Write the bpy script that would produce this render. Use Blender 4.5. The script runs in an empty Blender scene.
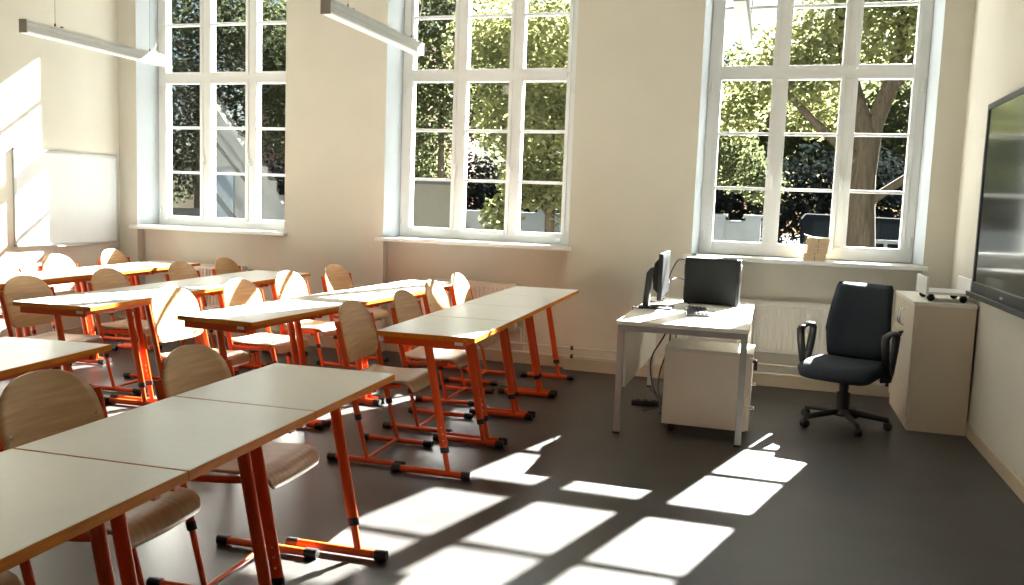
import bpy, bmesh, math, random
from mathutils import Vector, Matrix
C = bpy.context.scene.collection
PI = math.pi
rnd = random.Random(7)

# ------------------------------------------------------------------ materials
def new_mat(name):
    m = bpy.data.materials.new(name); m.use_nodes = True
    return m, m.node_tree.nodes, m.node_tree.links, m.node_tree.nodes['Principled BSDF']
def mat(name, col, rough=.5, metal=0.0, noise=0.0, nscale=8.0, bump=0.0, bscale=60.0, spec=.5, stretch=None):
    m, N, L, b = new_mat(name)
    b.inputs['Roughness'].default_value = rough; b.inputs['Metallic'].default_value = metal
    b.inputs['Specular IOR Level'].default_value = spec
    c = (col[0], col[1], col[2], 1)
    b.inputs['Base Color'].default_value = c
    tc = N.new('ShaderNodeTexCoord'); mp = N.new('ShaderNodeMapping')
    L.new(tc.outputs['Object'], mp.inputs['Vector'])
    if stretch: mp.inputs['Scale'].default_value = stretch
    nz = N.new('ShaderNodeTexNoise'); nz.inputs['Scale'].default_value = nscale; nz.inputs['Detail'].default_value = 5
    L.new(mp.outputs[0], nz.inputs['Vector'])
    rp = N.new('ShaderNodeValToRGB')
    k = noise
    rp.color_ramp.elements[0].position = .3; rp.color_ramp.elements[1].position = .7
    rp.color_ramp.elements[0].color = tuple(x*(1-k) for x in c[:3])+(1,)
    rp.color_ramp.elements[1].color = tuple(min(1, x*(1+k)) for x in c[:3])+(1,)
    L.new(nz.outputs['Fac'], rp.inputs['Fac']); L.new(rp.outputs[0], b.inputs['Base Color'])
    if bump:
        n2 = N.new('ShaderNodeTexNoise'); n2.inputs['Scale'].default_value = bscale
        L.new(tc.outputs['Object'], n2.inputs['Vector'])
        bp = N.new('ShaderNodeBump'); bp.inputs['Strength'].default_value = bump; bp.inputs['Distance'].default_value = .01
        L.new(n2.outputs['Fac'], bp.inputs['Height']); L.new(bp.outputs[0], b.inputs['Normal'])
    return m
M = {}
M['wall'] = mat('cream wall paint', (.59,.562,.492), .85, noise=.02, nscale=3, bump=.05, bscale=120, spec=.2)
M['ceil'] = mat('ceiling white', (.70,.68,.63), .9, noise=.02)
M['white'] = mat('white window paint', (.68,.685,.675), .35, noise=.015, nscale=5)
M['reveal'] = mat('white plaster reveal', (.42,.46,.485), .8, noise=.015)  # white plaster; cool skylight cast and dimming put into the colour
M['base'] = mat('beige skirting', (.47,.39,.28), .6, noise=.03)
M['floor'] = mat('dark linoleum', (.045,.042,.040), .36, noise=.22, nscale=2.6, spec=.32)
M['top'] = mat('grey laminate', (.69,.68,.63), .30, noise=.02, nscale=30)
M['edge'] = mat('orange wood edge', (.56,.175,.015), .55, spec=.1, noise=.15, nscale=12, stretch=(6,1,6))
M['orange'] = mat('orange steel', (.60,.078,.012), .33, noise=.05, nscale=6, spec=.35)
M['black'] = mat('black plastic', (.012,.012,.013), .45, noise=.1)
M['ply'] = mat('beech plywood', (.50,.315,.15), .38, noise=.16, nscale=5, stretch=(1.2,1,14))
M['plyseat'] = mat('beech plywood seat', (.50,.345,.20), .34, noise=.14, nscale=5, stretch=(1.2,14,1))
M['desk'] = mat('white melamine', (.76,.73,.66), .4, noise=.02)
M['cab'] = mat('cream melamine', (.66,.57,.45), .45, noise=.012, nscale=6)
M['ped'] = mat('bounce-lit cream melamine', (.86,.78,.67), .4, noise=.012, nscale=6)  # cabinet cream lightened: bounce from the sunlit floor put into the colour
M['silver'] = mat('silver steel', (.42,.42,.41), .4, .55, noise=.04)
M['chrome'] = mat('chrome', (.75,.75,.74), .18, 1.0)
M['rad'] = mat('radiator enamel', (.80,.77,.70), .4, noise=.015)
M['pipe'] = mat('painted pipe', (.62,.56,.45), .4, noise=.05)
M['darkmetal'] = mat('dark metal', (.06,.055,.05), .4, .5, noise=.1)
M['fabric'] = mat('dark blue grey fabric', (.020,.026,.036), .85, noise=.12, nscale=60, bump=.2, bscale=400, spec=.25)
M['alu'] = mat('brushed aluminium', (.47,.48,.47), .42, .35, noise=.04)
M['cap'] = mat('lamp end cap', (.32,.29,.24), .5, noise=.04)
M['diff'] = mat('lamp diffuser', (.86,.86,.84), .35)
M['board'] = mat('whiteboard enamel', (.62,.645,.66), .14, noise=.01, spec=.5)
M['screen'] = mat('dark display glass', (.030,.036,.036), .10, noise=.05, spec=.8)
M['mscreen'] = mat('monitor screen', (.018,.019,.021), .45, spec=.25, noise=.05)
M['pc'] = mat('black pc case', (.009,.0095,.010), .5, spec=.15, noise=.08)
M['key'] = mat('keyboard plastic', (.018,.018,.02), .28, noise=.1)
M['cord'] = mat('translucent cord', (.72,.71,.66), .4)
M['paper'] = mat('kraft paper', (.60,.45,.30), .75, noise=.12, nscale=20, stretch=(1,1,8))
M['page'] = mat('white paper', (.85,.83,.78), .8)
M['sticker'] = mat('white sticker', (.8,.78,.74), .5)
M['string'] = mat('green string', (.15,.2,.05), .8)
M['rubber'] = mat('caster rubber', (.016,.015,.015), .6)
M['bark'] = mat('tree bark', (.085,.066,.046), .9, spec=.1, noise=.35, nscale=7, bump=.5, bscale=14, stretch=(3,3,.5))
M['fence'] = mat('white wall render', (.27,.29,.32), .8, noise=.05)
M['shed'] = mat('beige boards', (.20,.185,.15), .8, noise=.05)
M['stair'] = mat('white stair render', (.33,.33,.31), .8, noise=.04)
M['rail'] = mat('dark handrail', (.05,.052,.05), .6, noise=.1)
M['panel'] = mat('pale blue panel', (.28,.33,.37), .6, noise=.04)
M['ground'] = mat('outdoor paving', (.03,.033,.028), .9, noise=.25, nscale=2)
M['facade'] = mat('facade render', (.42,.40,.36), .85, noise=.05)
M['winglass'] = mat('dark window glass', (.05,.06,.07), .12, noise=.1)
M['vanglass'] = mat('shaded car glass', (.016,.02,.024), .6, spec=.05)
M['van'] = mat('dark car paint', (.010,.012,.016), .85, spec=.03, noise=.05)
def brick_mat():
    m, N, L, b = new_mat('red brick')
    tc = N.new('ShaderNodeTexCoord'); mp = N.new('ShaderNodeMapping'); mp.inputs['Rotation'].default_value = (PI/2,0,0)
    br = N.new('ShaderNodeTexBrick'); br.inputs['Scale'].default_value = 4
    br.inputs['Color1'].default_value = (.22,.07,.045,1); br.inputs['Color2'].default_value = (.16,.05,.035,1); br.inputs['Mortar'].default_value = (.3,.27,.23,1)
    L.new(tc.outputs['Object'], mp.inputs[0]); L.new(mp.outputs[0], br.inputs['Vector']); L.new(br.outputs['Color'], b.inputs['Base Color'])
    b.inputs['Roughness'].default_value = .9
    return m
M['brick'] = brick_mat()
def glass_mat():
    m = bpy.data.materials.new('window glass'); m.use_nodes = True
    N, L = m.node_tree.nodes, m.node_tree.links; N.clear()
    out = N.new('ShaderNodeOutputMaterial'); mix = N.new('ShaderNodeMixShader')
    tr = N.new('ShaderNodeBsdfTransparent'); tr.inputs['Color'].default_value = (.93,.955,.95,1)
    gl = N.new('ShaderNodeBsdfGlossy'); gl.inputs['Roughness'].default_value = .02
    fr = N.new('ShaderNodeFresnel'); fr.inputs['IOR'].default_value = 1.3
    L.new(fr.outputs[0], mix.inputs[0]); L.new(tr.outputs[0], mix.inputs[1]); L.new(gl.outputs[0], mix.inputs[2]); L.new(mix.outputs[0], out.inputs[0])
    return m
M['glass'] = glass_mat()
def leaf_mat(name, c1, c2, tr=.55):
    m = bpy.data.materials.new(name); m.use_nodes = True
    N, L = m.node_tree.nodes, m.node_tree.links; N.clear()
    out = N.new('ShaderNodeOutputMaterial'); mix = N.new('ShaderNodeMixShader'); mix.inputs[0].default_value = tr
    d = N.new('ShaderNodeBsdfDiffuse'); t = N.new('ShaderNodeBsdfTranslucent')
    tc = N.new('ShaderNodeTexCoord'); nz = N.new('ShaderNodeTexNoise'); nz.inputs['Scale'].default_value = 1.1; nz.inputs['Detail'].default_value = 8
    rp = N.new('ShaderNodeValToRGB'); rp.color_ramp.elements[0].position = .35; rp.color_ramp.elements[1].position = .66
    rp.color_ramp.elements[0].color = (*c1,1); rp.color_ramp.elements[1].color = (*c2,1)
    L.new(tc.outputs['Object'], nz.inputs['Vector']); L.new(nz.outputs['Fac'], rp.inputs[0])
    L.new(rp.outputs[0], d.inputs['Color']); L.new(rp.outputs[0], t.inputs['Color'])
    L.new(d.outputs[0], mix.inputs[1]); L.new(t.outputs[0], mix.inputs[2]); L.new(mix.outputs[0], out.inputs[0])
    return m
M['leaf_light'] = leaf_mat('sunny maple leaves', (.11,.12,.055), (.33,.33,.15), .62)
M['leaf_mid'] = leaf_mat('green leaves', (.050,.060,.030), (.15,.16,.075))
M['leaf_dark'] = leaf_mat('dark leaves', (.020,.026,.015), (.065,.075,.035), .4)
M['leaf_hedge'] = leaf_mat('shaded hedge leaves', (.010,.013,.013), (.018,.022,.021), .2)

# ------------------------------------------------------------------ mesh helpers
class MB:
    def __init__(s): s.bm = bmesh.new()
    def _add(s, vs, fs, smooth=False):
        v = [s.bm.verts.new(p) for p in vs]
        for f in fs:
            try:
                fc = s.bm.faces.new([v[i] for i in f]); fc.smooth = smooth
            except ValueError: pass
    def box(s, x0, x1, y0, y1, z0, z1, mx=None):
        vs = [Vector((x, y, z)) for z in (z0, z1) for y in (y0, y1) for x in (x0, x1)]
        if mx: vs = [mx @ v for v in vs]
        s._add(vs, [(0,2,3,1),(4,5,7,6),(0,1,5,4),(2,6,7,3),(0,4,6,2),(1,3,7,5)])
        return s
    def tube(s, pts, r, seg=10, r2=None, up=(0,1,0), caps=True):
        """round or oval tube along a polyline; r along the in-plane normal, r2 along `up`"""
        pts = [Vector(p) for p in pts]; n = len(pts); up = Vector(up).normalized(); vs = []
        for i, p in enumerate(pts):
            if i == 0: t = pts[1]-pts[0]
            elif i == n-1: t = pts[-1]-pts[-2]
            else: t = (pts[i+1]-pts[i]).normalized()+(pts[i]-pts[i-1]).normalized()
            t.normalize(); u = up - t*up.dot(t)
            if u.length < .05: u = t.orthogonal()
            u.normalize(); w = t.cross(u)
            rr = r[i] if isinstance(r, (list, tuple)) else r
            rb = rr if r2 is None else (r2[i] if isinstance(r2, (list, tuple)) else r2)
            for k in range(seg):
                a = 2*PI*k/seg; vs.append(p + w*(rr*math.cos(a)) + u*(rb*math.sin(a)))
        fs = [(i*seg+k, i*seg+(k+1) % seg, (i+1)*seg+(k+1) % seg, (i+1)*seg+k) for i in range(n-1) for k in range(seg)]
        s._add(vs, fs, True)
        if caps:
            s._add(vs[:seg], [tuple(range(seg))[::-1]]); s._add(vs[-seg:], [tuple(range(seg))])
        return s
    def lathe(s, prof, c=(0,0,0), seg=20, mx=None):
        vs = []
        for r, z in prof:
            for k in range(seg):
                a = 2*PI*k/seg; v = Vector((r*math.cos(a), r*math.sin(a), z))
                if mx: v = mx @ v
                vs.append(v+Vector(c))
        n = len(prof)
        fs = [(i*seg+k, i*seg+(k+1) % seg, (i+1)*seg+(k+1) % seg, (i+1)*seg+k) for i in range(n-1) for k in range(seg)]
        s._add(vs, fs, True)
        if prof[0][0] > 1e-4: s._add(vs[:seg], [tuple(range(seg))[::-1]])
        if prof[-1][0] > 1e-4: s._add(vs[-seg:], [tuple(range(seg))])
        return s
    def prism(s, poly, axis, a0, a1):
        """extrude a 2-D polygon along an axis (x: poly is (y,z); y: (x,z); z: (x,y))"""
        def P(p, a): return {'x': (a,p[0],p[1]), 'y': (p[0],a,p[1]), 'z': (p[0],p[1],a)}[axis]
        n = len(poly); vs = [P(p, a0) for p in poly]+[P(p, a1) for p in poly]
        s._add(vs, [tuple(range(n))[::-1], tuple(range(n, 2*n))]+[(i, (i+1) % n, n+(i+1) % n, n+i) for i in range(n)])
        return s
    def grid(s, rows, smooth=True):
        n, m = len(rows), len(rows[0])
        s._add([p for r in rows for p in r], [(i*m+j, i*m+j+1, (i+1)*m+j+1, (i+1)*m+j) for i in range(n-1) for j in range(m-1)], smooth)
        return s
    def build(s, name, material, parent=None, bevel=0, seg=2, solid=0, smooth=False, off=0):
        me = bpy.data.meshes.new(name)
        bmesh.ops.recalc_face_normals(s.bm, faces=s.bm.faces)
        s.bm.to_mesh(me); s.bm.free(); me.materials.append(M[material])
        o = bpy.data.objects.new(name, me); C.objects.link(o)
        if parent: o.parent = parent
        if solid:
            d = o.modifiers.new('thickness', 'SOLIDIFY'); d.thickness = solid; d.offset = off
        if bevel:
            b = o.modifiers.new('bevel', 'BEVEL'); b.width = bevel; b.segments = seg; b.limit_method = 'ANGLE'; b.angle_limit = math.radians(40)
        if smooth:
            for p in me.polygons: p.use_smooth = True
        return o
def thing(name, label, cat, loc=(0,0,0), rz=0, group=None):
    o = bpy.data.objects.new(name, None); C.objects.link(o); o.empty_display_size = .1
    o.location = loc; o.rotation_euler = (0,0,rz)
    return tag(o, label, cat, group)
def tag(o, label, cat, group=None, kind=None):
    o['label'] = label; o['category'] = cat
    if group: o['group'] = group
    if kind: o['kind'] = kind
    return o
def struct(o, label=None, cat=None):
    o['kind'] = 'structure'
    if label: o['label'] = label
    if cat: o['category'] = cat
    return o
def dup(root, loc, rz, label, group=None):
    r = root.copy(); C.objects.link(r); r.location = loc; r.rotation_euler = (0,0,rz); r['label'] = label
    if group: r['group'] = group
    for ch in list(root.children):
        c = ch.copy(); C.objects.link(c); c.parent = r
        for g in list(ch.children):
            d = g.copy(); C.objects.link(d); d.parent = c
    return r

# ------------------------------------------------------------------ room numbers (metres)
H = 1.4426
W, G = 7.294, 7.609            # inner face of the window wall, glazing plane
OUT = 7.72                     # outer face
XR, XL, ZC, YB = 1.351, -6.500, 3.95, -3.0
PW, PP = .412, .5426           # pane width, pane pitch
ZP = [1.196, 1.653, 2.115, 2.565, 2.678, 3.157, 3.60]
WX = [-6.132, -3.344, -.494]   # left edge of the first pane of each window
FL, FR, SPL = .107, .103, .039
FZ0, FZ1 = 1.085, 3.70         # frame bottom / top
SILLZ = [1.095, 1.095, 1.08]
NICHE = .10

# floor, ceiling, walls
struct(MB().box(XL-.2, XR+.2, YB, OUT, -.12, 0).build('floor', 'floor'), 'dark grey-brown linoleum floor of the classroom', 'floor')
struct(MB().box(XL-.2, XR+.2, YB, OUT, ZC, ZC+.15).build('ceiling', 'ceil'), 'pale plaster ceiling above the hanging lamps', 'ceiling')
struct(MB().box(XL-.2, XL, YB, OUT, 0, ZC).build('wall_left', 'wall'), 'cream wall carrying the whiteboard', 'wall')
struct(MB().box(XR, XR+.2, YB, OUT, 0, ZC).build('wall_right', 'wall'), 'cream wall carrying the large black display', 'wall')
struct(MB().box(XL-.2, XR+.2, YB-.2, YB, 0, ZC).build('wall_front', 'wall'), 'cream wall behind the viewer', 'wall')
w = MB()
edges = []
for x in WX:
    edges.append((x-FL-SPL, x+2*PP+PW+FR+SPL - (.055 if x < -5 else 0)))
xs = [XL]
for a, b in edges: xs += [a, b]
xs.append(XR)
for i in range(len(xs)-1):
    a, b = xs[i], xs[i+1]
    if i % 2 == 0: w.box(a, b, W, OUT, 0, ZC)
    else:
        w.box(a, b, W+NICHE, OUT, 0, FZ0-.02)
        w.box(a, b, W, OUT, FZ1, ZC)
struct(w.build('wall_back', 'wall'), 'cream window wall with three tall openings and radiator niches', 'wall')
# skirting
s = MB()
for i in range(len(xs)-1):
    a, b = xs[i], xs[i+1]; y = W if i % 2 == 0 else W+NICHE
    s.box(a, b, y-.018, y, 0, .105)
struct(s.build('baseboard_back', 'base', bevel=.004))
struct(MB().box(XR-.016, XR, YB, W-.02, 0, .085).build('baseboard_right', 'base', bevel=.004))
struct(MB().box(XL, XL+.016, YB, W-.02, 0, .085).build('baseboard_left', 'base', bevel=.004))

WN = ['tall white window beside the whiteboard wall', 'tall white window in the middle of the window wall', 'tall white window behind the teacher desk']
for k, x0 in enumerate(WX):
    xa, xb = x0-FL, x0+2*PP+PW+FR           # frame outer
    ea, eb = edges[k]
    if k == 0: xb -= .05
    # reveals (white plaster), splayed
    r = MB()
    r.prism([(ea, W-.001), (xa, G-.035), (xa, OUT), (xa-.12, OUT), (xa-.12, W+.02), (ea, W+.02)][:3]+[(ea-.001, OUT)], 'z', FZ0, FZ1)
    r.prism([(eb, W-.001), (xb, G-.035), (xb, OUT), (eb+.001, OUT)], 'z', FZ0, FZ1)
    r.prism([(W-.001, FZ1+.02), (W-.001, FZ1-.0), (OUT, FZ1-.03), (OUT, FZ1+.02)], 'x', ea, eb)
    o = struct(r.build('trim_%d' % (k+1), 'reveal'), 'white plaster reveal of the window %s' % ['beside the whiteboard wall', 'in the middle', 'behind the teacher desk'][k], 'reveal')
    # window: frame, glass, sash members
    win = bpy.data.objects.new('window_%d' % (k+1), None); C.objects.link(win); win.location = (0,0,0)
    struct(win, WN[k], 'window')
    f = MB()
    d0, d1 = G-.035, G+.035
    mull = [x0+i*PP+PW for i in range(2)]
    # outer frame
    fx0, fx1 = x0-.004, x0+2*PP+PW+.004
    f.box(xa, fx0, d0, d1, FZ0, FZ1); f.box(fx1, xb, d0, d1, FZ0, FZ1)
    f.box(fx0+.0005, fx1-.0005, d0, d1, FZ0, ZP[0]-.004); f.box(fx0+.0005, fx1-.0005, d0, d1, ZP[6]+.004, FZ1)
    f.box(fx0+.0005, fx1-.0005, d0-.008, d1, ZP[3]+.004, ZP[4]-.004)          # transom
    for mx in mull:
        f.box(mx+.004, mx+PP-PW-.004, d0, d1, ZP[0]-.0035, ZP[3]+.0035); f.box(mx+.004, mx+PP-PW-.004, d0, d1, ZP[4]-.0035, ZP[6]+.0035)
    f.build('frame', 'white', win, bevel=.004)
    for i in range(3):
        pa = x0+i*PP; pb = pa+PW
        for (za, zb, ms) in ((ZP[0], ZP[3], ZP[1:3]), (ZP[4], ZP[6], [ZP[5]])):
            q = MB(); t = .034
            q.box(pa-t, pa, d0-.014, d1+.006, za-t, zb+t); q.box(pb, pb+t, d0-.014, d1+.006, za-t, zb+t)
            q.box(pa+.0004, pb-.0004, d0-.014, d1+.006, za-t, za); q.box(pa+.0004, pb-.0004, d0-.014, d1+.006, zb, zb+t)
            for zz in ms: q.box(pa+.0004, pb-.0004, d0-.004, d0+.045, zz-.0125, zz+.0125)
            q.build('sash', 'white', win, bevel=.003)
            MB().box(pa-.005, pb+.005, G-.006, G+.002, za-.005, zb+.005).build('glass_pane', 'glass', win)
    # handles on the sash stiles between the panes, small hinges on the outer frame
    for mx in mull:
        hz = 1.77; cx = mx+.05
        MB().box(cx-.012, cx+.012, d0-.026, d0-.013, hz-.035, hz+.035).tube([(cx,d0-.045,hz),(cx,d0-.05,hz-.05),(cx,d0-.045,hz-.12)], .008, 8).tube([(cx,d0-.012,hz),(cx,d0-.047,hz)], .008, 8).build('handle', 'white', win)
    for hx in (xa+.03, xb-.03):
        for hz in (1.25, 2.5): MB().tube([(hx,d0-.012,hz-.04),(hx,d0-.012,hz+.04)], .009, 8).build('hinge', 'white', win)
    sz = SILLZ[k]
    sl = MB().box(ea-.062, eb+.03, W-.06, W+NICHE, sz-.036, sz).box(ea-.002, eb+.002, W, G-.02, sz-.036, sz)
    struct(sl.build('trim_%d' % (k+4), 'white', bevel=.006), 'white sill board under the window %s' % ['beside the whiteboard wall', 'in the middle', 'behind the teacher desk'][k], 'window sill')
    # outer sill
    struct(MB().box(xa, xb, G+.036, OUT+.05, FZ0-.06, FZ0+.004).build('trim_%d' % (k+7), 'fence'))

# radiators in the niches
def radiator(x0, x1, label):
    t = thing('radiator', label, 'radiator', ((x0+x1)/2, W+.03, .30), 0, 'panel radiators under the windows')
    hw = (x1-x0)/2; zt = .42
    b = MB(); n = int((x1-x0)/.040)
    b.box(-hw, hw, -.035, -.022, .0, zt); b.box(-hw, hw, .03, .043, 0, zt)
    for i in range(n):
        cx = -hw+(i+.5)*(2*hw/n)
        b.box(cx-.012, cx+.012, -.054, -.03, .028, zt-.03)
    b.build('panel', 'rad', t, bevel=.005)
    g = MB().box(-hw, hw, -.04, .045, zt, zt+.008)
    for i in range(n*2): 
        cx = -hw+(i+.5)*(hw/n); g.box(cx-.004, cx+.004, -.036, .04, zt+.006, zt+.014)
    g.build('top_grille', 'rad', t)
    for sx in (-1, 1): MB().box(sx*hw-.004, sx*hw+.004, -.04, .045, 0, zt+.004).build('side_cover', 'rad', t)
    MB().tube([(hw+.004,0,.03),(hw+.05,0,.03),(hw+.05,0,-.10)], .011, 8).tube([(hw+.004,.02,zt-.04),(hw+.07,.02,zt-.04),(hw+.075,.02,-.18)], .011, 8).build('supply_pipe', 'pipe', t)
    MB().lathe([(.0,0),(.02,.002),(.023,.03),(.018,.05),(0,.052)], (hw+.04,.02,zt-.04), 12, Matrix.Rotation(PI/2,4,'Y')).build('valve', 'darkmetal', t)
    return t
radiator(-5.90, -5.02, 'white panel radiator under the window beside the whiteboard')
radiator(-3.08, -2.17, 'white panel radiator under the middle window, behind the nearest desk row')
radiator(-.22, .76, 'white panel radiator behind the office chair and teacher desk')
# heating pipes along the wall with clamps
for z, lab in ((.205, 'upper cream heating pipe running along the window wall'), (.130, 'lower cream heating pipe running along the window wall')):
    t = thing('heating_pipe', lab, 'pipe', (0, W-.045, z), 0, 'heating pipes along the window wall')
    MB().tube([(XL+.01,0,0),(XR-.01,0,0)], .0105, 10).build('pipe_run', 'pipe', t)
    for cx in (-6.3, -4.2, -1.78, -1.62, .95):
        MB().tube([(cx-.012,0,0),(cx+.012,0,0)], .019, 10).box(cx-.006,cx+.006,0,.045,-.006,.006).tube([(cx,-.012,.0),(cx,-.03,.02)], .006, 6).build('clamp', 'darkmetal', t)

# whiteboard on the left wall
t = thing('whiteboard', 'white magnetic whiteboard with grey frame on the sunlit left wall', 'whiteboard', (XL, 6.625, 1.345))
MB().box(.004, .016, -.61, .61, -.42, .42).build('writing_surface', 'board', t)
f = MB(); 
f.box(0,.022,-.632,-.608,-.442,.442); f.box(0,.022,.608,.632,-.442,.442); f.box(0,.022,-.632,.632,.418,.442); f.box(0,.022,-.632,.632,-.442,-.418)
f.build('frame', 'alu', t, bevel=.003)
MB().box(0,.06,-.2,.2,-.455,-.442).build('pen_tray', 'alu', t, bevel=.003)

# interactive display on the right wall
t = thing('wall_display', 'large black interactive display mounted on the right wall', 'display', (XR, 5.03, 1.583))
hw, hh = 1.075, .60
MB().box(-.085, -.02, -hw+.02, hw-.02, -hh+.03, hh-.02).build('body', 'black', t, bevel=.006)
MB().box(-.090, -.084, -hw+.035, hw-.035, -hh+.075, hh-.035).build('screen', 'screen', t)
f = MB(); f.box(-.098,-.03,-hw,-hw+.038,-hh,hh); f.box(-.098,-.03,hw-.038,hw,-hh,hh); f.box(-.098,-.03,-hw,hw,hh-.038,hh); f.box(-.098,-.03,-hw,hw,-hh,-hh+.078)
f.build('bezel', 'black', t, bevel=.006)
MB().box(-.135,-.09,-hw+.05,hw-.05,-hh-.012,-hh+.006).box(-.138,-.13,-hw+.05,hw-.05,-hh-.012,-hh+.02).build('pen_tray', 'black', t, bevel=.003)
MB().box(-.03,0,-.4,.4,-.3,.3).build('wall_bracket', 'darkmetal', t)
MB().box(-.1005,-.0975,.28,.34,-hh+.03,-hh+.042).build('badge', 'alu', t)

# ------------------------------------------------------------------ hanging lamps
def lamp(x, y0, label, zl=2.63):
    t = thing('pendant_lamp', label, 'lamp', (x, y0, zl-.008), 0, 'long hanging lamps in a row')
    Lh = 1.52
    b = MB(); b.prism([(-.032,.0),(.032,.0),(.032,.028),(.029,.030),(.029,.034),(.032,.036),(.032,.062),(.029,.064),(.029,.068),(.032,.070),(.032,.086),(-.032,.086),(-.032,.070),(-.029,.068),(-.029,.064),(-.032,.062),(-.032,.036),(-.029,.034),(-.029,.030),(-.032,.028)], 'y', .012, Lh-.012)
    b.build('housing', 'alu', t)
    MB().box(-.034,.034,.012,Lh-.012,-.012,.002).build('diffuser', 'diff', t, bevel=.003)
    for y in (0, Lh-.012): MB().box(-.035,.035,y,y+.012,-.013,.087).build('end_cap', 'cap', t, bevel=.002)
    for y in (.30, Lh-.18):
        MB().tube([(0,y,.086),(0,y,ZC-zl)], .0016, 6).lathe([(.007,.086),(.007,.105),(.003,.118)],(0,y,0),8).build('wire', 'darkmetal', t)
        MB().box(-.012,.012,y+.06,y+.075,.084,.105).build('clip', 'cap', t)
    cp = []
    for i in range(15):
        u = i/14; cp.append((.02*math.sin(u*5), Lh-.14+.10*math.sin(u*PI)+.05*math.sin(u*2*PI), .09+u*(ZC-zl-.09)))
    MB().tube(cp, .004, 6).build('power_cord', 'cord', t)
    return t
lamp(-5.36, 5.06, 'long aluminium pendant lamp hanging nearest the whiteboard wall', 2.59)
lamp(-2.80, 4.94, 'long aluminium pendant lamp hanging before the middle window', 2.625)
lamp(-.255, 4.98, 'long aluminium pendant lamp hanging before the window behind the teacher desk')

# ------------------------------------------------------------------ school chair (x forward, seat 0.46 m)
def make_chair(label, group):
    t = thing('school_chair', label, 'chair', group=group)
    # seat: moulded plywood with waterfall front
    prof = [(-.205,.470),(-.18,.463),(-.12,.457),(-.05,.455),(.03,.458),(.09,.462),(.125,.462),(.15,.455),(.168,.440),(.176,.420),(.178,.405)]
    wid = [.165,.178,.184,.188,.190,.191,.190,.188,.183,.174,.160]
    rows = []
    for (x, z), wd in zip(prof, wid):
        rows.append([Vector((x, wd*u, z+.006*abs(u)**2)) for u in (-1,-.96,-.75,-.4,0,.4,.75,.96,1)])
    MB().grid(rows).build('seat', 'plyseat', t, solid=.011, smooth=True)
    # backrest: curved plywood with an arched top
    def sx(z): return -.215-.262*(z-.62)-.02
    rows = []; zc, up, dn, wm =   .665, .20, .125, .206
    zs = [-1,-.97,-.9,-.75,-.5,-.2,0,.2,.4,.55,.68,.8,.88,.94,.98,1.0]
    for q in zs:
        z = zc+(q*up if q > 0 else q*dn)
        e = 2.9 if q > 0 else 5
        wd = max(wm*(max(0,1-abs(q)**e))**(1/(2.3 if q > 0 else 5)), .012)
        rows.append([Vector((sx(z)+.030*(wd*u/wm)**2, wd*u, z)) for u in (-1,-.85,-.6,-.3,0,.3,.6,.85,1)])
    br = MB().grid(rows).build('backrest', 'ply', t, solid=.010, smooth=True)
    sc = MB()
    for sy in (-1, 1):
        for z in (.60, .70):
            p = Vector((sx(z)+.033, sy*.172, z)); sc.lathe([(.006,0),(.005,.004),(0,.0045)], p, 8, Matrix.Rotation(PI/2,4,'Y'))
    sc.build('screw', 'chrome', br)
    def lx(z): return -.060-.258*(z-.02)
    for sy in (-1, 1):
        y = sy*.214
        MB().tube([(lx(.775),y,.775),(lx(.26),y*.985,.26)], .0185, 12, r2=.0105, up=(0,1,0)).build('upright', 'orange', t)
        r = MB().tube([(lx(.437)-.004,y*.98,.437),(lx(.437)+.05,y*.96,.432),(.02,y*.86,.434),(.10,y*.80,.440)], .014, 10, r2=.009)
        r.build('seat_rail', 'orange', t)
        lg = MB().tube([(lx(.27),y*.985,.27),(lx(.03),y,.03)], .0115, 10).build('leg', 'orange', t)
        MB().tube([(lx(.272),y*.985,.272),(lx(.242),y*.985,.242)], .0205, 12, r2=.0135).build('collar', 'black', lg)
        rn = MB().tube([(-.285,y,.021),(.145,y,.021)], .0155, 10).build('runner', 'orange', t)
        for a, b in ((-.295,-.245), (.105,.158)):
            MB().tube([(a,y,.0205),(b,y,.0205)], .0200, 10).build('end_cap', 'black', rn)
    MB().tube([(-.062,-.2,.030),(-.062,.2,.030)], .0105, 8).build('crossbar', 'orange', t)
    MB().tube([(-.12,-.178,.432),(-.12,.178,.432)], .010, 8).tube([(.07,-.165,.436),(.07,.165,.436)], .010, 8).build('seat_support', 'orange', t)
    return t
CHAIRS = []
def chair_at(xb, y, rz, label, group):
    x = xb+.25
    if not CHAIRS:
        c = make_chair(label, group); c.location = (x, y, 0); c.rotation_euler = (0,0,rz)
    else: c = dup(CHAIRS[0], (x, y, 0), rz, label, group)
    CHAIRS.append(c); return c

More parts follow.
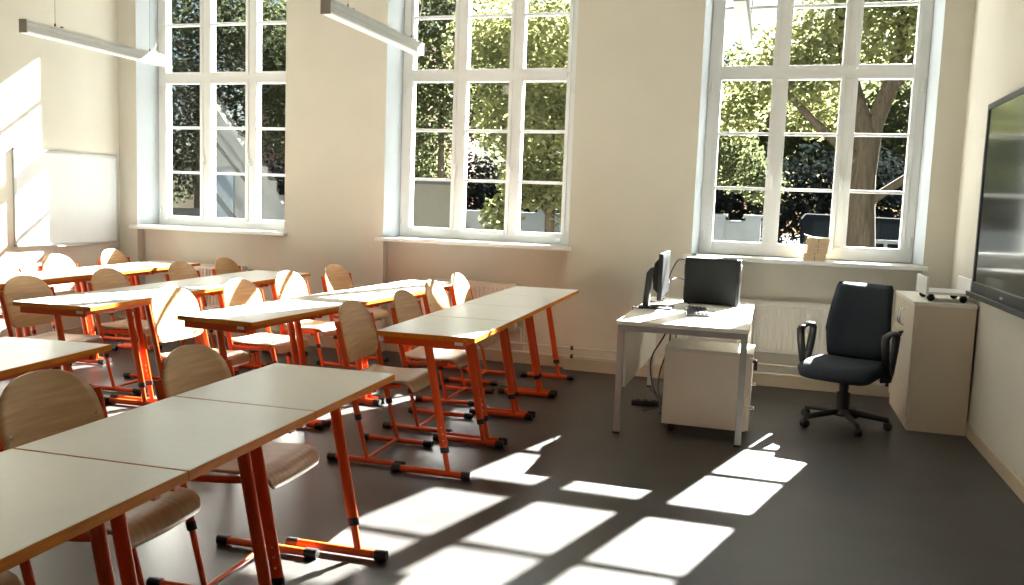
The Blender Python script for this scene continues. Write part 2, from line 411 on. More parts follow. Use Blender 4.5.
# ------------------------------------------------------------------ school table (x across the top, y along the row)
def make_table(label, group, wd, ln, h=.76):
    t = thing('school_table', label, 'table', group=group)
    hx, hy = wd/2, ln/2-.0015
    top = MB().box(-hx+.003,hx-.003,-hy+.003,hy-.003,h-.006,h).build('tabletop', 'top', t)
    MB().box(-hx,hx,-hy,hy,h-.027,h-.0012).build('edge_band', 'edge', top, bevel=.002)
    a = MB(); zt = h-.027
    for sy in (-1, 1): a.box(-hx+.03,hx-.06,sy*(hy-.036)-.014,sy*(hy-.036)+.014,zt-.042,zt)
    a.box(-hx+.05,-hx+.075,-hy+.05,hy-.05,zt-.035,zt); a.box(hx-.10,hx-.075,-hy+.05,hy-.05,zt-.035,zt)
    a.build('apron_frame', 'orange', t, bevel=.004)
    def lx(z): return .137-.195*(z-.03)
    for sy in (-1, 1):
        y = sy*(hy-.036)
        up = MB().tube([(lx(zt-.01),y,zt-.01),(lx(.16),y,.16)], .0235, 14, r2=.013, up=(0,1,0)).build('leg', 'orange', t)
        MB().tube([(lx(.165),y,.165),(lx(.135),y,.135)], .0255, 14, r2=.0155).build('collar', 'black', up)
        for k in range(3):
            z = .20+.035*k
            MB().lathe([(.005,0),(.0035,.002),(0,.002)], (lx(z)+.006, y+sy*.0126, z), 8, Matrix.Rotation(-sy*PI/2,4,'X')).build('adjusting_screw', 'chrome', up)
        MB().tube([(lx(.15),y,.15),(lx(.03),y,.03)], .0155, 12, r2=.0115).build('lower_leg', 'orange', t)
        ft = MB().tube([(-.17,y,.024),(.25,y,.024)], .0185, 10, r2=.0145).build('foot', 'orange', t)
        for p, q in ((-.18,-.13), (.212,.262)):
            MB().tube([(p,y,.0232),(q,y,.0232)], .0228, 10, r2=.0185).build('end_cap', 'black', ft)
    MB().box(hx-.115,hx-.07,-hy-.0002+.02,-hy+.022,zt-.022,zt-.006).build('inventory_sticker', 'sticker', t)
    return t
def table_row(near, far, n, wd, labels, group, h=.76):
    """near/far: centre of the row's near and far end"""
    a, b = Vector(near), Vector(far); L = (b-a).length/n; d = (b-a).normalized(); rz = math.atan2(d.y, d.x)-PI/2
    first = None
    for i in range(n):
        c = a+d*(L*(i+.5))
        if first is None:
            first = make_table(labels[i], group, wd, L, h); first.location = (c.x,c.y,0); first.rotation_euler = (0,0,rz)
        else: dup(first, (c.x,c.y,0), rz, labels[i], group)
    return rz
# row by the teacher desk
G4 = 'school tables in the row nearest the teacher desk'
rD = table_row((-1.682,4.03), (-1.772,6.87), 4, .545, [
    'grey-topped school table at the near end of the row closest to the teacher desk',
    'grey-topped school table, second from the near end of the row closest to the teacher desk',
    'grey-topped school table, second from the window end of the row closest to the teacher desk',
    'grey-topped school table at the window end of the row closest to the teacher desk'], G4)
GC = 'school tables in the second row from the teacher desk'
rC = table_row((-2.90,3.95), (-2.735,6.86), 4, .505, [
    'sunlit school table at the near end of the second row from the teacher desk',
    'sunlit school table, second from the near end of the second row from the teacher desk',
    'sunlit school table, second from the window end of the second row from the teacher desk',
    'sunlit school table at the window end of the second row from the teacher desk'], GC)
GB = 'school tables in the third row from the teacher desk'
rB = table_row((-4.04,3.97), (-4.24,6.79), 4, .54, [
    'sunlit school table at the near end of the third row from the teacher desk',
    'sunlit school table, second from the near end of the third row from the teacher desk',
    'shaded school table, second from the window end of the third row from the teacher desk',
    'shaded school table at the window end of the third row from the teacher desk'], GB)
GA = 'school tables in the row nearest the whiteboard wall'
rA = table_row((-5.37,4.30), (-5.60,7.06), 4, .50, [
    'sunlit school table at the near end of the row along the whiteboard wall',
    'sunlit school table, second from the near end of the row along the whiteboard wall',
    'sunlit school table, second from the window end of the row along the whiteboard wall',
    'sunlit school table at the window end of the row along the whiteboard wall'], GA)
GF = 'school tables in the foreground row'
rF = table_row((-1.577,1.055), (-1.655,3.03), 3, .532, [
    'large foreground school table filling the bottom left corner of the photo',
    'foreground school table in the middle of the nearest row, brown chair back behind it',
    'foreground school table at the far end of the nearest row, beside the sunny floor'], GF)
rL = table_row((-2.965,2.35), (-3.045,3.03), 1, .54, ['single grey-topped school table cut by the left photo edge, behind the foreground chair backs'], None)
# chairs
g = 'school chairs at the row nearest the teacher desk'
for (x, y), lb in zip(((-2.236,4.336),(-2.243,5.058),(-2.356,5.834),(-2.431,6.560)), (
    'beech school chair at the near end of the row closest to the teacher desk',
    'beech school chair, second from the near end of the row closest to the teacher desk',
    'beech school chair, second from the window end of the row closest to the teacher desk',
    'beech school chair nearest the middle window in the row closest to the teacher desk')): chair_at(x, y, rD, lb, g)
g = 'school chairs at the second row from the teacher desk'
for (x, y), lb in zip(((-3.486,4.342),(-3.472,5.018),(-3.564,5.786),(-3.639,6.668)), (
    'brightly sunlit beech chair at the near end of the second row from the teacher desk',
    'half sunlit beech chair, second from the near end of the second row from the desk',
    'beech chair, second from the window end of the second row from the teacher desk',
    'beech chair at the window end of the second row, against the bare wall pier')): chair_at(x, y, rC, lb, g)
g = 'school chairs at the third row from the teacher desk'
for (x, y), lb in zip(((-4.63,4.38),(-4.66,5.14),(-4.72,6.03),(-4.76,6.69)), (
    'beech chair with arched back at the near end of the third row from the desk',
    'shaded beech chair, second from the near end of the third row from the teacher desk',
    'shaded beech chair, second from the window end of the third row, before the radiator',
    'shaded beech chair at the window end of the third row, before the radiator')): chair_at(x, y, rB, lb, g)
g = 'school chairs along the whiteboard wall'
for (x, y), lb in zip(((-5.80,4.58),(-5.87,5.28),(-5.98,5.985),(-6.18,6.87)), (
    'beech chair showing only seat and legs at the left photo edge, near the whiteboard',
    'beech chair with half its arched back cut by the left photo edge, below the whiteboard',
    'sun-bleached beech chair below the left half of the whiteboard',
    'half sunlit beech chair in the corner between whiteboard and window')): chair_at(x, y, rA, lb, g)
g = 'school chairs at the foreground row'
for (x, y), lb in zip(((-2.16,1.42),(-2.150,2.105),(-2.06,2.707)), (
    'foreground beech chair whose seat tip shows at the bottom left corner',
    'foreground beech chair with the largest brown arched back, at the left photo edge',
    'foreground beech chair tucked under the far end table of the nearest row')): chair_at(x, y, rF, lb, g)

# ------------------------------------------------------------------ teacher desk
t = thing('teacher_desk', 'white-topped teacher desk with silver steel frame', 'desk', (-.50, 6.125, 0))
dx, dy = .405, .82
MB().box(-dx,dx,-dy,dy,.712,.738).build('desktop', 'desk', t, bevel=.003)
for sy in (-1, 1):
    y = sy*(dy-.045)
    MB().box(-dx+.005,dx-.005,y-.02,y+.02,.672,.712).build('frame_beam', 'silver', t, bevel=.003)
    for sx in (-1, 1):
        lg = MB().box(sx*(dx-.025)-.02,sx*(dx-.025)+.02,y-.02,y+.02,.012,.672).build('leg', 'silver', t, bevel=.003)
        MB().box(sx*(dx-.025)-.021,sx*(dx-.025)+.021,y-.021,y+.021,0,.014).build('foot_cap', 'black', lg)
for sx in (-1, 1): MB().box(sx*(dx-.10)-.015,sx*(dx-.10)+.015,-dy+.065,dy-.065,.68,.712).build('side_beam', 'silver', t)
MB().box(-dx+.045,-dx+.063,-dy+.07,dy-.07,.30,.70).build('modesty_panel', 'desk', t, bevel=.002)
# drawer pedestal under the desk
t = thing('drawer_pedestal', 'cream drawer pedestal on casters under the teacher desk', 'drawer unit', (-.340, 5.72, 0))
px, py = .275, .20
MB().box(-px,px-.02,-py,py,.055,.535).build('body', 'ped', t, bevel=.002)
MB().box(-px-.004,px+.004,-py-.004,py+.004,.535,.56).build('top_board', 'desk', t, bevel=.003)
for i, (za, zb) in enumerate(((.06,.215),(.22,.375),(.38,.53))):
    d = MB().box(px-.019,px,-py+.003,py-.003,za,zb).build('drawer', 'ped', t, bevel=.002)
    zc = (za+zb)/2+.03
    MB().tube([(px,-.055,zc),(px+.024,-.05,zc),(px+.024,.05,zc),(px,.055,zc)], .005, 8, up=(0,0,1)).build('handle', 'chrome', d)
l = MB().lathe([(.009,0),(.009,.012),(0,.012)], (px,-py+.04,.505), 10, Matrix.Rotation(PI/2,4,'Y')).box(px+.01,px+.03,-py+.036,-py+.044,.45,.51)
l.build('lock_key', 'darkmetal', t)
for sx in (-1, 1):
    for sy in (-1, 1):
        MB().lathe([(.0,-.012),(.022,-.012),(.0255,-.004),(.0255,.004),(.022,.012),(0,.012)], (sx*(px-.06),sy*(py-.05),.0255), 14, Matrix.Rotation(PI/2,4,'X')).box(sx*(px-.06)-.018,sx*(px-.06)+.018,sy*(py-.05)-.018,sy*(py-.05)+.018,.045,.056).build('caster', 'rubber', t)

# monitor (screen turned to the teacher's side)
t = thing('computer_monitor', 'black flat computer monitor seen nearly edge-on at the desk edge', 'monitor', (-.73, 6.17, .738), math.radians(1))
mw = .255
MB().box(-.012,.018,-mw,mw,.075,.405).build('bezel', 'pc', t, bevel=.006)
MB().box(.0178,.0195,-mw+.016,mw-.016,.10,.389).build('screen', 'mscreen', t)
b = MB(); b.prism([(-.012,.11),(-.05,.15),(-.058,.24),(-.05,.33),(-.012,.375)], 'y', -.17, .17); b.build('rear_housing', 'pc', t, bevel=.01)
MB().prism([(-.135,.012),(-.095,.012),(-.075,.22),(-.05,.26),(-.05,.30),(-.09,.29),(-.118,.25)], 'y', -.045, .045).build('stand_arm', 'black', t, bevel=.01)
MB().box(-.16,.08,-.12,.12,0,.014).build('stand_base', 'black', t, bevel=.006)
# tower
t = thing('computer_tower', 'black desktop computer tower standing on the teacher desk', 'computer', (-.415, 6.66, .738))
MB().box(-.20,.185,-.09,.09,.008,.355).build('case', 'pc', t, bevel=.004)
MB().box(-.165,.15,-.0925,-.0895,.03,.335).box(-.03,.02,-.0935,-.092,.10,.26).build('side_panel', 'pc', t, bevel=.002)
fr = MB(); fr.prism([(.185,-.088),(.205,-.075),(.212,0),(.205,.075),(.185,.088)], 'z', .010, .352); fr = fr.build('front_panel', 'black', t, bevel=.003)
MB().box(.209,.214,-.05,.05,.27,.31).lathe([(.012,0),(.012,.004),(0,.004)], (.21,0,.23), 12, Matrix.Rotation(PI/2,4,'Y')).build('drive_bay', 'silver', fr)
rp = MB(); rp.box(-.204,-.199,-.08,.08,.02,.34); rp.box(-.208,-.203,-.07,.0,.22,.30); rp.box(-.207,-.203,-.07,.07,.05,.13); rp.build('rear_panel', 'darkmetal', t)
for sx in (-.16,.15):
    for sy in (-.07,.07): MB().lathe([(.013,0),(.012,.009)], (sx,sy,0), 10).build('foot', 'rubber', t)
# keyboard
t = thing('keyboard', 'black computer keyboard catching sunlight on the teacher desk', 'keyboard', (-.465, 6.0, .738), math.radians(97))
k = MB(); k.prism([(-.075,0),(.075,0),(.075,.022),(-.075,.013)], 'x', -.215, .215); k.build('case', 'key', t, bevel=.003)
k = MB()
for r in range(5):
    for c in range(17):
        x = -.20+c*.0247; y = -.058+r*.026; z = .0135+(y+.075)*.06
        k.box(x-.009+.01,x+.009+.01,y-.0095,y+.0095,z,z+.007)
k.build('keys', 'key', t, bevel=.0015)
# cables
def cable(pts, r, label, m='black', group='cables of the desk computer', name='cable'):
    P = [Vector(p) for p in pts]; out = []
    for i in range(len(P)-1):
        p0, p1, p2, p3 = P[max(i-1,0)], P[i], P[i+1], P[min(i+2,len(P)-1)]
        for k in range(8):
            u = k/8; out.append(.5*((2*p1)+(p2-p0)*u+(2*p0-5*p1+4*p2-p3)*u*u+(3*p1-p0-3*p2+p3)*u**3))
    out.append(P[-1])
    return tag(MB().tube(out, r, 7).build(name, m), label, 'cable', group)
cable([(-.628,6.62,1.075),(-.68,6.60,1.06),(-.725,6.55,.95),(-.72,6.45,.86),(-.74,6.40,.80),(-.79,6.33,.90),(-.785,6.30,.93)], .0045, 'black cable arching from the tower top to the monitor')
cable([(-.625,6.62,.92),(-.68,6.58,.93),(-.715,6.5,.90),(-.76,6.42,.76),(-.86,6.5,.748),(-.90,6.6,.745),(-.93,6.65,.60)], .004, 'black cable dropping from the tower back over the desk edge')
cable([(-.84,5.98,.746),(-.90,6.02,.746),(-.925,6.08,.735),(-.93,6.1,.60)], .004, 'thin black cable beside the monitor base on the desk edge')
cable([(-.70,6.55,.70),(-.69,6.45,.45),(-.74,6.35,.22),(-.72,6.3,.05),(-.60,6.2,.012),(-.66,6.0,.010)], .006, 'black cable hanging under the desk, closest to the pedestal')
cable([(-.66,6.6,.70),(-.73,6.45,.50),(-.80,6.3,.34),(-.77,6.2,.16),(-.70,6.15,.03),(-.80,6.0,.010)], .006, 'black cable hanging in a slack bow under the desk')
cable([(-.62,6.5,.70),(-.65,6.35,.40),(-.68,6.25,.15),(-.70,6.1,.02),(-.58,5.98,.010)], .005, 'thin black cable hanging straight under the desk beside the pedestal')
cable([(-.80,6.25,.13),(-.74,6.15,.10),(-.66,6.0,.03),(-.68,5.98,.012),(-.60,6.05,.012)], .006, 'black cable lying on the floor under the desk')
t = thing('power_strip', 'black power strip on the floor under the desk', 'power strip', (-.80, 6.22, 0), math.radians(12))
MB().box(-.12,.12,-.026,.026,0,.038).build('body', 'black', t, bevel=.005)
for i in range(3): MB().lathe([(.018,0),(.018,.003),(.015,.003),(.015,.001),(0,.001)], (-.075+.06*i,0,.038), 14).build('socket', 'rubber', t)

# ------------------------------------------------------------------ office chair
t = thing('office_chair', 'dark blue-grey swivel office chair with black armrests', 'office chair', (.545, 6.21, 0), math.radians(-114))
# local x forward
MB().lathe([(.0,.345),(.055,.345),(.06,.325),(.034,.31),(.03,.24),(.045,.235),(.045,.11),(.06,.10),(.06,.075),(.0,.075)], (0,0,0), 18).build('column', 'black', t)
for k in range(5):
    a = math.radians(39+72*k); ca, sa = math.cos(a), math.sin(a)
    lg = MB().tube([(.03*ca,.03*sa,.105),(.15*ca,.15*sa,.092),(.295*ca,.295*sa,.072)], [.024,.021,.015], 10, r2=[.024,.022,.018], up=(0,0,1)).build('base_leg', 'black', t)
    c = MB(); cx, cy = .295*ca, .295*sa
    for off in (-.014,.014):
        c.lathe([(0,-.009),(.024,-.009),(.029,-.003),(.029,.003),(.024,.009),(0,.009)], (cx-off*sa*1.0, cy+off*ca, .029), 14, Matrix.Rotation(a,4,'Z') @ Matrix.Rotation(PI/2,4,'X'))
    c.tube([(cx,cy,.03),(cx,cy,.075)], .009, 8); c.lathe([(.026,.03),(.022,.05),(.0,.056)], (cx,cy,0), 12)
    c.build('caster', 'rubber', lg)
# seat cushion
rows = []
for i in range(15):
    u = -1+2*i/14; row = []
    for j in range(15):
        v = -1+2*j/14
        rx = (abs(u)**6+abs(v)**6)**(1/6) or 1
        mxx = max(abs(u), abs(v)); sc = (mxx/rx) if rx > 0 else 1
        x, y = u*sc*.255, v*sc*.262
        edge = max(0, 1-mxx**5)
        row.append(Vector((x+.02, y, .413+.048*edge**.5-.035*max(0,u)**3+.012*abs(v)**2)))
    rows.append(row)
st = MB().grid(rows)
st.grid([[Vector((p.x*.96, p.y*.96, .382-.03*max(0,(p.x-.02)/.235)**3-.018*(1-min(1,(abs(p.x)/.26)**4))*(1-min(1,(abs(p.y)/.26)**4)))) for p in r] for r in rows])
bm = st.bm; bmesh.ops.bridge_loops(bm, edges=[e for e in bm.edges if e.is_boundary])
st.build('seat_cushion', 'fabric', t, smooth=True)
MB().box(-.16,.16,-.09,.09,.33,.366).build('mechanism', 'black', t, bevel=.01)
MB().tube([(.02,-.08,.345),(.02,-.20,.34),(.03,-.27,.335)], .007, 8).box(.01,.05,-.285,-.235,.323,.347).build('lever', 'black', t)
# backrest, tapered shield
rows = []; rows2 = []
for i in range(17):
    v = i/16; z = .445+v*.535
    hwid = (.195+.032*math.sin(min(1,v*1.6)*PI*.5)) if v < .35 else .227-.032*(v-.35)/.65
    e = min(1, min(v, 1-v)/.05); hwid *= (.94+.06*e**.5)
    x0 = -.205-.10*v+.03*math.sin(v*PI)
    r1, r2 = [], []
    for j in range(13):
        u = -1+2*j/12; k = max(0, 1-abs(u)**5)**.5*max(0, 1-abs(2*v-1)**9)**.5
        yy = u*hwid; bow = .035*u*u
        r1.append(Vector((x0+bow+.028*k, yy, z))); r2.append(Vector((x0+bow-.03*k, yy, z)))
    rows.append(r1); rows2.append(r2)
bk = MB().grid(rows); bk.grid(rows2)
bmesh.ops.remove_doubles(bk.bm, verts=bk.bm.verts, dist=.0015)
bk.build('backrest', 'fabric', t, smooth=True)
MB().tube([(-.14,0,.345),(-.24,0,.355),(-.285,0,.41),(-.29,0,.56),(-.285,0,.69)], [.022,.022,.02,.02,.016], 10, r2=.035).build('back_bar', 'black', t)
for sy in (-1, 1):
    y = sy*.285
    loop = [(-.02,y*.80,.36),(-.02,y*.98,.365),(-.03,y,.42),(-.085,y,.56),(-.105,y,.65),(-.08,y,.676),(.0,y,.682),(.10,y,.670),(.125,y,.65),(.105,y,.57),(.05,y,.43),(.01,y,.39)]
    MB().tube(loop, .015, 10, r2=.027, up=(0,1,0)).build('armrest', 'black', t)

# ------------------------------------------------------------------ side cabinet, trolley, books
t = thing('side_cabinet', 'cream two-door cabinet in the corner under the display', 'cabinet', (1.145, 6.72, 0))
cx, cy = .19, .45
MB().box(-cx+.02,cx,-cy,cy,.0,.865).build('carcass', 'cab', t, bevel=.002)
MB().box(-cx-.006,cx+.004,-cy-.006,cy+.004,.865,.89).build('top_board', 'desk', t, bevel=.003)
MB().box(-cx+.012,-cx+.021,-cy+.002,cy-.002,0,.085).build('plinth', 'cab', t)
for sy in (-1, 1):
    ya, yb = sorted((sy*.0015, sy*(cy-.002)))
    d = MB().box(-cx,-cx+.019,ya,yb,.088,.862).build('door', 'cab', t, bevel=.002)
    yy = sy*.05
    MB().tube([(-cx,yy,.80),(-cx-.026,yy,.79),(-cx-.032,yy,.74),(-cx-.026,yy,.69),(-cx,yy,.68)], .005, 8).build('handle', 'chrome', d)
MB().lathe([(.011,0),(.011,.008),(0,.008)], (-cx,-.05,.63), 12, Matrix.Rotation(-PI/2,4,'Y')).box(-cx-.03,-cx-.008,-.054,-.046,.60,.635).build('lock_key', 'darkmetal', t)
t = thing('rolling_trolley', 'white trolley with black casters lying on the corner cabinet', 'trolley', (1.16, 6.52, .89), math.radians(0))
MB().box(-.12,.13,-.20,.20,.052,.068).build('base_board', 'white', t, bevel=.002)
MB().box(-.136,-.12,-.21,.21,.042,.165).build('side_board', 'white', t, bevel=.002)
MB().box(.13,.146,-.21,.21,.042,.165).build('side_board', 'white', t, bevel=.002)
for sx in (-.095,.105):
    for sy in (-.155,.155):
        MB().lathe([(0,-.013),(.021,-.013),(.025,-.005),(.025,.005),(.021,.013),(0,.013)], (sx,sy,.025), 14, Matrix.Rotation(PI/2,4,'X')).box(sx-.015,sx+.015,sy-.015,sy+.015,.044,.053).build('caster', 'rubber', t)
# bundles of exercise books on the sill
zz = SILLZ[2]
specs = [(.085,.090,.060,0.00,'lowest tied bundle of brown booklets on the window sill'),(.080,.085,.062,.012,'middle tied bundle of brown booklets on the window sill'),(.084,.088,.058,.022,'upper tied bundle of brown booklets on the window sill')]
for i, (hx, hy, hz, ox, lb) in enumerate(specs):
    t = thing('booklet_bundle', lb, 'booklets', (.345+ox, 7.34, zz), math.radians((-4,3,-3)[i]), 'tied booklet bundles on the window sill')
    n = 5; p = MB()
    for q in range(n):
        o1 = rnd.uniform(-.007,.006); p.box(-hx+o1,hx+o1,-hy+o1,hy-abs(o1),q*hz/n+.0012,(q+1)*hz/n-.0012)
    p.build('booklets', 'paper', t)
    s = MB(); s.box(-.003,.003,-hy-.005,hy+.005,-.0,.0015); s.box(-.003,.003,-hy-.005,hy+.005,hz-.0005,hz+.001); s.box(-.003,.003,-hy-.0055,-hy-.0035,0,hz); s.box(-.003,.003,hy+.0035,hy+.0055,0,hz)
    s.build('string', 'string', t)
    zz += hz+.0015
rows = []
for i in range(9):
    u = -1+2*i/8
    rows.append([Vector((.357+u*.105, 7.34+v*.095, zz+.0015+.030*max(0,-u-.1)**1.6)) for v in (-1,-.3,.3,1)])
tag(MB().grid(rows).build('paper_sheet', 'page', solid=.0012), 'white paper sheet curling on top of the booklet stack', 'paper')

# ------------------------------------------------------------------ outdoors
GZ = -.55
struct(MB().box(-60, 40, OUT+.01, 90, GZ-.2, GZ).build('ground', 'ground'), 'pale paving outside the windows', 'ground')
def leaves(name, blobs, n, size, m, parent=None, seed=1):
    r = random.Random(seed); vs, fs = [], []
    tot = sum(b[3]**2 for b in blobs)
    for (bx, by, bz, br, *sq) in blobs:
        k = sq[0] if sq else 1.0
        for _ in range(int(n*br*br/tot)):
            d = Vector((r.gauss(0,1), r.gauss(0,1), r.gauss(0,1))).normalized()
            rr = br*(r.random()**.45)
            p = Vector((bx+d.x*rr, by+d.y*rr, bz+d.z*rr*k))
            s = size*r.uniform(.6,1.35)
            a = Vector((r.gauss(0,1), r.gauss(0,1), r.gauss(0,.6))).normalized(); b = a.cross(Vector((r.gauss(0,1), r.gauss(0,1), r.gauss(0,1)))).normalized()
            i = len(vs)
            vs += [p-a*s, p-a*s*.2+b*s*.55, p+a*s, p-a*s*.2-b*s*.55]; fs.append((i,i+1,i+2,i+3))
    me = bpy.data.meshes.new(name); me.from_pydata([tuple(v) for v in vs], [], fs); me.materials.append(M[m])
    o = bpy.data.objects.new(name, me); C.objects.link(o)
    if parent: o.parent = parent
    return o
def tree(loc, branches, blobs, n, size, m, label, seed):
    t = thing('tree', label, 'tree', loc, 0, 'trees outside the windows')
    tr = MB()
    for pts, r0, r1 in branches:
        k = len(pts); tr.tube(pts, [r0+(r1-r0)*i/(k-1) for i in range(k)], 10)
    tr.build('trunk', 'bark', t)
    leaves('crown', blobs, n, size, m, t, seed)
    return t
# big maple before the right-hand window
tree((1.55,16.5,GZ), [
    ([(.05,0,0),(0,0,1.2),(-.06,0,2.4),(-.05,0,3.4),(-.35,.1,4.3),(-.6,.2,5.4),(-.7,.2,7)], .30, .08),
    ([(-.04,0,2.6),(.05,.05,3.6),(.30,.1,4.4),(.42,.1,5.3),(.5,0,6.6)], .19, .07),
    ([(.1,0,2.3),(.7,.1,2.75),(1.5,.2,3.3),(2.4,.3,3.9)], .085, .04),
    ([(-.05,0,2.9),(-.9,-.2,3.6),(-1.7,-.3,4.4)], .11, .04),
    ([(.3,.1,4.3),(.9,.1,5.1),(1.3,0,6.2)], .11, .05)],
    [(-1.4,-.2,4.7,1.1,.8),(-.5,.3,5.2,1.3,.8),(.6,.2,5.6,1.3,.8),(1.7,.1,4.6,1.1,.8),(-2.4,0,3.9,.8,.8),(1.9,.5,3.5,.75,.7),(-.9,.8,3.9,.8,.6),(0,-.1,6.4,1.4,.6)],
    16000, .068, 'leaf_light', 'large maple with a thick forked trunk outside the window behind the teacher desk', 3)
tree((-1.9,21,GZ), [([(0,0,0),(.05,0,2.5),(0,0,5)], .12, .05)],
    [(0,0,3.7,1.2,1.0),(.4,.2,4.9,1.1),(-1.2,.3,4.6,1.2),(.9,.2,3.2,.8),(-.5,0,6.0,1.0),(1.6,.3,2.7,.55)], 13000, .07, 'leaf_mid', 'bushy green tree over the white garden wall', 5)
# trees outside the middle window
tree((-3.95,15.5,GZ), [([(0,0,0),(-.05,0,1.6),(-.1,0,3.2),(.1,0,5)], .12, .05),([(-.05,0,1.8),(-.7,0,2.8),(-1.3,0,4)], .07, .03)],
    [(.0,0,4.9,1.3,.9),(-.6,-.2,3.6,1.0,.9),(-1.3,.1,4.9,1.0),(.3,.2,3.6,.9,1.0),(-.4,-.1,2.5,.7,.9),(.35,0,2.2,.55,1.2),(-.9,-.3,1.75,.42,1.1)], 17000, .062, 'leaf_light', 'sunny light-green tree outside the middle window', 8)
tree((-8.3,20.6,GZ), [([(0,0,0),(.05,0,2),(0,0,5)], .14, .06)],
    [(0,0,4.4,1.5,.85),(1.2,.1,5.9,1.4),(-.8,.2,6.2,1.6),(1.5,.2,4.2,1.0,.8),(-1.4,.1,4.9,1.2),(.2,0,7.4,1.4),(2.3,.3,5.0,1.0),(-.6,.4,3.2,.9)], 19000, .075, 'leaf_mid', 'dense mid-green tree behind the beige shed outside the middle window', 11)
# trees outside the left window
tree((-14.4,19,GZ), [([(0,0,0),(0,0,2.5),(.1,0,6)], .16, .07)],
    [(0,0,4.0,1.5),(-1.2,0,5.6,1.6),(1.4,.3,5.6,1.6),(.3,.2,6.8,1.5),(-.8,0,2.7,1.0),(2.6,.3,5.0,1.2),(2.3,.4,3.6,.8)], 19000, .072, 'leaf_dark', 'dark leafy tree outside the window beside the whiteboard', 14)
tree((-11.6,22,GZ), [([(0,0,0),(0,0,2.5),(.1,0,6)], .16, .07)],
    [(-1.3,0,4.6,1.5),(.2,0,5.6,1.6),(-2.6,.3,6.3,1.7),(-.6,.2,7.2,1.6)], 13000, .078, 'leaf_mid', 'tall green tree behind the outdoor stair', 15)
# far dark hedge and a darker belt of trees
hb = []
for i in range(40): hb.append((-21+i*.72+rnd.uniform(-.2,.2), 28.6+rnd.uniform(-.6,.6), .6+rnd.uniform(0,1.9), 1.35, 1.0))
for i in range(30): hb.append((-21+i*.96+rnd.uniform(-.2,.2), 27.9+rnd.uniform(-.3,.3), GZ+.55, .8, .8))
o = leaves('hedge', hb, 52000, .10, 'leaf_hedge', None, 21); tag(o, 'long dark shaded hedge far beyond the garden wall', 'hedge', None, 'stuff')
tb = []
r2 = random.Random(5)
for i in range(24): tb.append((-10.5+i*.95+r2.uniform(-.4,.4), 36+r2.uniform(-1,1), 4.2+r2.uniform(-.8,2.4), 2.3, 1.1))
o = leaves('background_foliage', tb, 26000, .19, 'leaf_mid', None, 22); tag(o, 'belt of distant green foliage beyond the hedge', 'foliage', None, 'stuff')
# white garden wall with capped piers
t = thing('garden_wall', 'white rendered garden wall with capped piers outside the windows', 'garden wall', (0,19,GZ))
MB().box(-8.2,-.28,-.08,.08,0,1.78).build('wall_panel', 'fence', t)
MB().box(-8.2,-.28,-.11,.11,1.78,1.83).build('coping', 'fence', t, bevel=.01)
for x in (-5.0,-1.15,-.40): 
    p = MB().box(x-.16,x+.16,-  .16,.16,0,1.90).build('pier', 'fence', t); MB().box(x-.21,x+.21,-.21,.21,1.90,1.96).build('pier_cap', 'fence', p, bevel=.01)
# low rail fence right
t = thing('rail_fence', 'low pale rail fence right of the maple trunk', 'fence', (2.6,18,GZ))
for z in (.9,1.22,1.5): MB().box(-1.0,1.6,-.02,.02,z,z+.07).build('rail', 'fence', t)
for i in range(6): MB().box(-1.0+i*.5,-.94+i*.5,-.03,.03,0,1.57).build('post', 'fence', t)
# beige shed
t = thing('shed', 'beige boarded shed outside the middle window', 'shed', (-7.55,16.7,GZ), math.radians(23))
MB().box(-1.3,1.28,0,1.8,0,2.36).build('wall', 'shed', t)
b = MB()
for i in range(12): b.box(-1.3,1.28,-.012,0,.02+i*.2,.02+i*.2+.185)
b.build('cladding', 'shed', t)
MB().box(-1.4,1.34,-.1,1.9,2.36,2.44).build('roof', 'rail', t)
# outdoor stair with sloping flank outside the left window
t = thing('outdoor_stair', 'white outdoor stair with sloping flank and dark handrail', 'stair', (-11.0,16,GZ))
MB().prism([(-.9,0),(1.5,0),(1.5,1.2),(.72,2.12),(-.74,3.92),(-.9,3.92)], 'y', 0, .14).build('flank_wall', 'stair', t)
MB().prism([(-.78,3.15),(.35,1.98),(.35,2.06),(-.78,3.24)], 'y', -.05, -.01).build('handrail', 'rail', t)
MB().prism([(-.76,1.95),(.30,.85),(.30,1.02),(-.76,2.14)], 'y', -.04, -.01).build('stringer', 'rail', t)
MB().box(-.70,-.22,-.03,-.005,.0,2.42).build('door_panel', 'panel', t)
st = MB()
for i in range(10): st.box(-.9+i*.24,-.66+i*.24,.14,1.2,0,3.3-i*.32)
st.build('steps', 'stair', t)
# low beige wall and building far left
t = thing('brick_building', 'red brick building with white windows far behind the outdoor stair', 'building', (-17.5,34,GZ))
MB().box(-5,3.2,0,6,0,7.5).build('wall', 'brick', t)
for i in range(5):
    for j in range(2):
        x = -4.3+i*1.5; z = 1.0+j*3.0
        f = MB().box(x,x+.9,-.05,0,z,z+1.7).build('window', 'white', t)
        MB().box(x+.08,x+.42,-.06,-.045,z+.08,z+1.62).box(x+.48,x+.82,-.06,-.045,z+.08,z+1.62).build('pane', 'winglass', f)
MB().prism([(-.4,7.5),(6.4,7.5),(3,9.5)], 'x', -5.2, 3.4).build('roof', 'brick', t)
tag(MB().box(-14.6,-11.95,17.0,17.3,GZ,1.02).box(-14.65,-11.9,16.96,17.34,1.02,1.08).build('low_wall', 'shed'), 'low beige wall outside the window beside the whiteboard', 'garden wall')
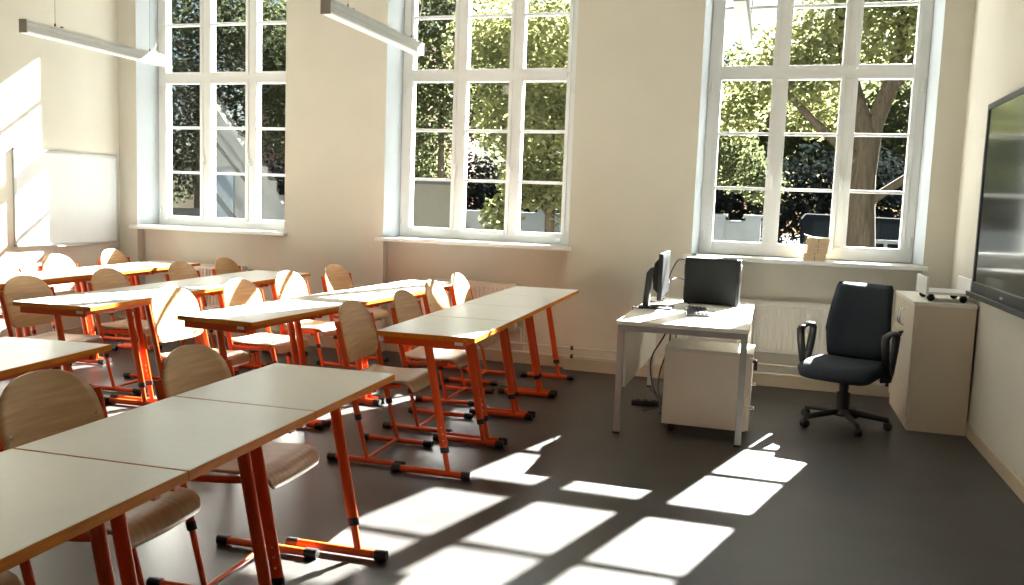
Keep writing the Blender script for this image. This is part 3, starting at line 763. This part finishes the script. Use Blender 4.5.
# dark parked van in the shade
t = thing('parked_van', 'dark parked van in the shade behind the maple trunk', 'van', (2.4,25.0,GZ))
b = MB(); b.prism([(-1.6,.35),(2.2,.35),(2.25,1.0),(2.1,1.25),(1.55,1.35),(1.0,2.0),(-1.55,2.05),(-1.65,1.9)], 'y', -.85, .85); b.build('body', 'van', t, bevel=.06)
MB().box(-1.35,-.35,-.87,-.84,1.35,1.85).box(-.2,.85,-.87,-.84,1.35,1.85).build('side_window', 'vanglass', t)
for x in (-.95,1.45): MB().lathe([(0,-.1),(.28,-.1),(.33,-.07),(.33,.07),(.28,.1),(0,.1)], (x,-.8,.33), 18, Matrix.Rotation(PI/2,4,'X')).build('wheel', 'rubber', t)

# ------------------------------------------------------------------ light
sd = Vector((-.398,-1.365,-1.0)).normalized()
L = bpy.data.lights.new('sun', 'SUN'); L.energy = 19; L.angle = math.radians(.53); L.color = (1,.965,.91)
so = bpy.data.objects.new('sun', L); C.objects.link(so); so.location = (3,20,15); so.rotation_euler = sd.to_track_quat('-Z', 'Y').to_euler()
wd = bpy.data.worlds.new('sky'); bpy.context.scene.world = wd; wd.use_nodes = True
N, K = wd.node_tree.nodes, wd.node_tree.links
sky = N.new('ShaderNodeTexSky'); sky.sky_type = 'NISHITA'; sky.sun_disc = False
sky.altitude = 0; sky.sun_elevation = math.radians(35); sky.sun_rotation = math.atan2(.398, 1.365); sky.air_density = 1.0; sky.dust_density = 1.6; sky.ozone_density = 1.0
bg = N['Background']; bg.inputs['Strength'].default_value = .021
K.new(sky.outputs[0], bg.inputs['Color'])

# ------------------------------------------------------------------ camera
cam = bpy.data.cameras.new('camera'); cam.sensor_width = 36; cam.lens = 849.47*36/1024; cam.clip_start = .05; cam.clip_end = 300
co = bpy.data.objects.new('camera', cam); C.objects.link(co)
R = Matrix(((0.9554421274,-0.0647766974,0.2879831950),(0.2929235581,0.0877069369,-0.9521046593),(0.0364160715,0.9940379634,0.1027735230)))
co.matrix_world = Matrix.Translation((0,0,H)) @ R.to_4x4()
sc = bpy.context.scene; sc.camera = co
vs = sc.view_settings; vs.view_transform = 'Standard'; vs.look = 'None'; vs.gamma = 1; vs.use_curve_mapping = False; vs.exposure = 2.95
sc.cycles.max_bounces = 12; sc.cycles.diffuse_bounces = 8; sc.cycles.transparent_max_bounces = 16; sc.cycles.sample_clamp_indirect = 8
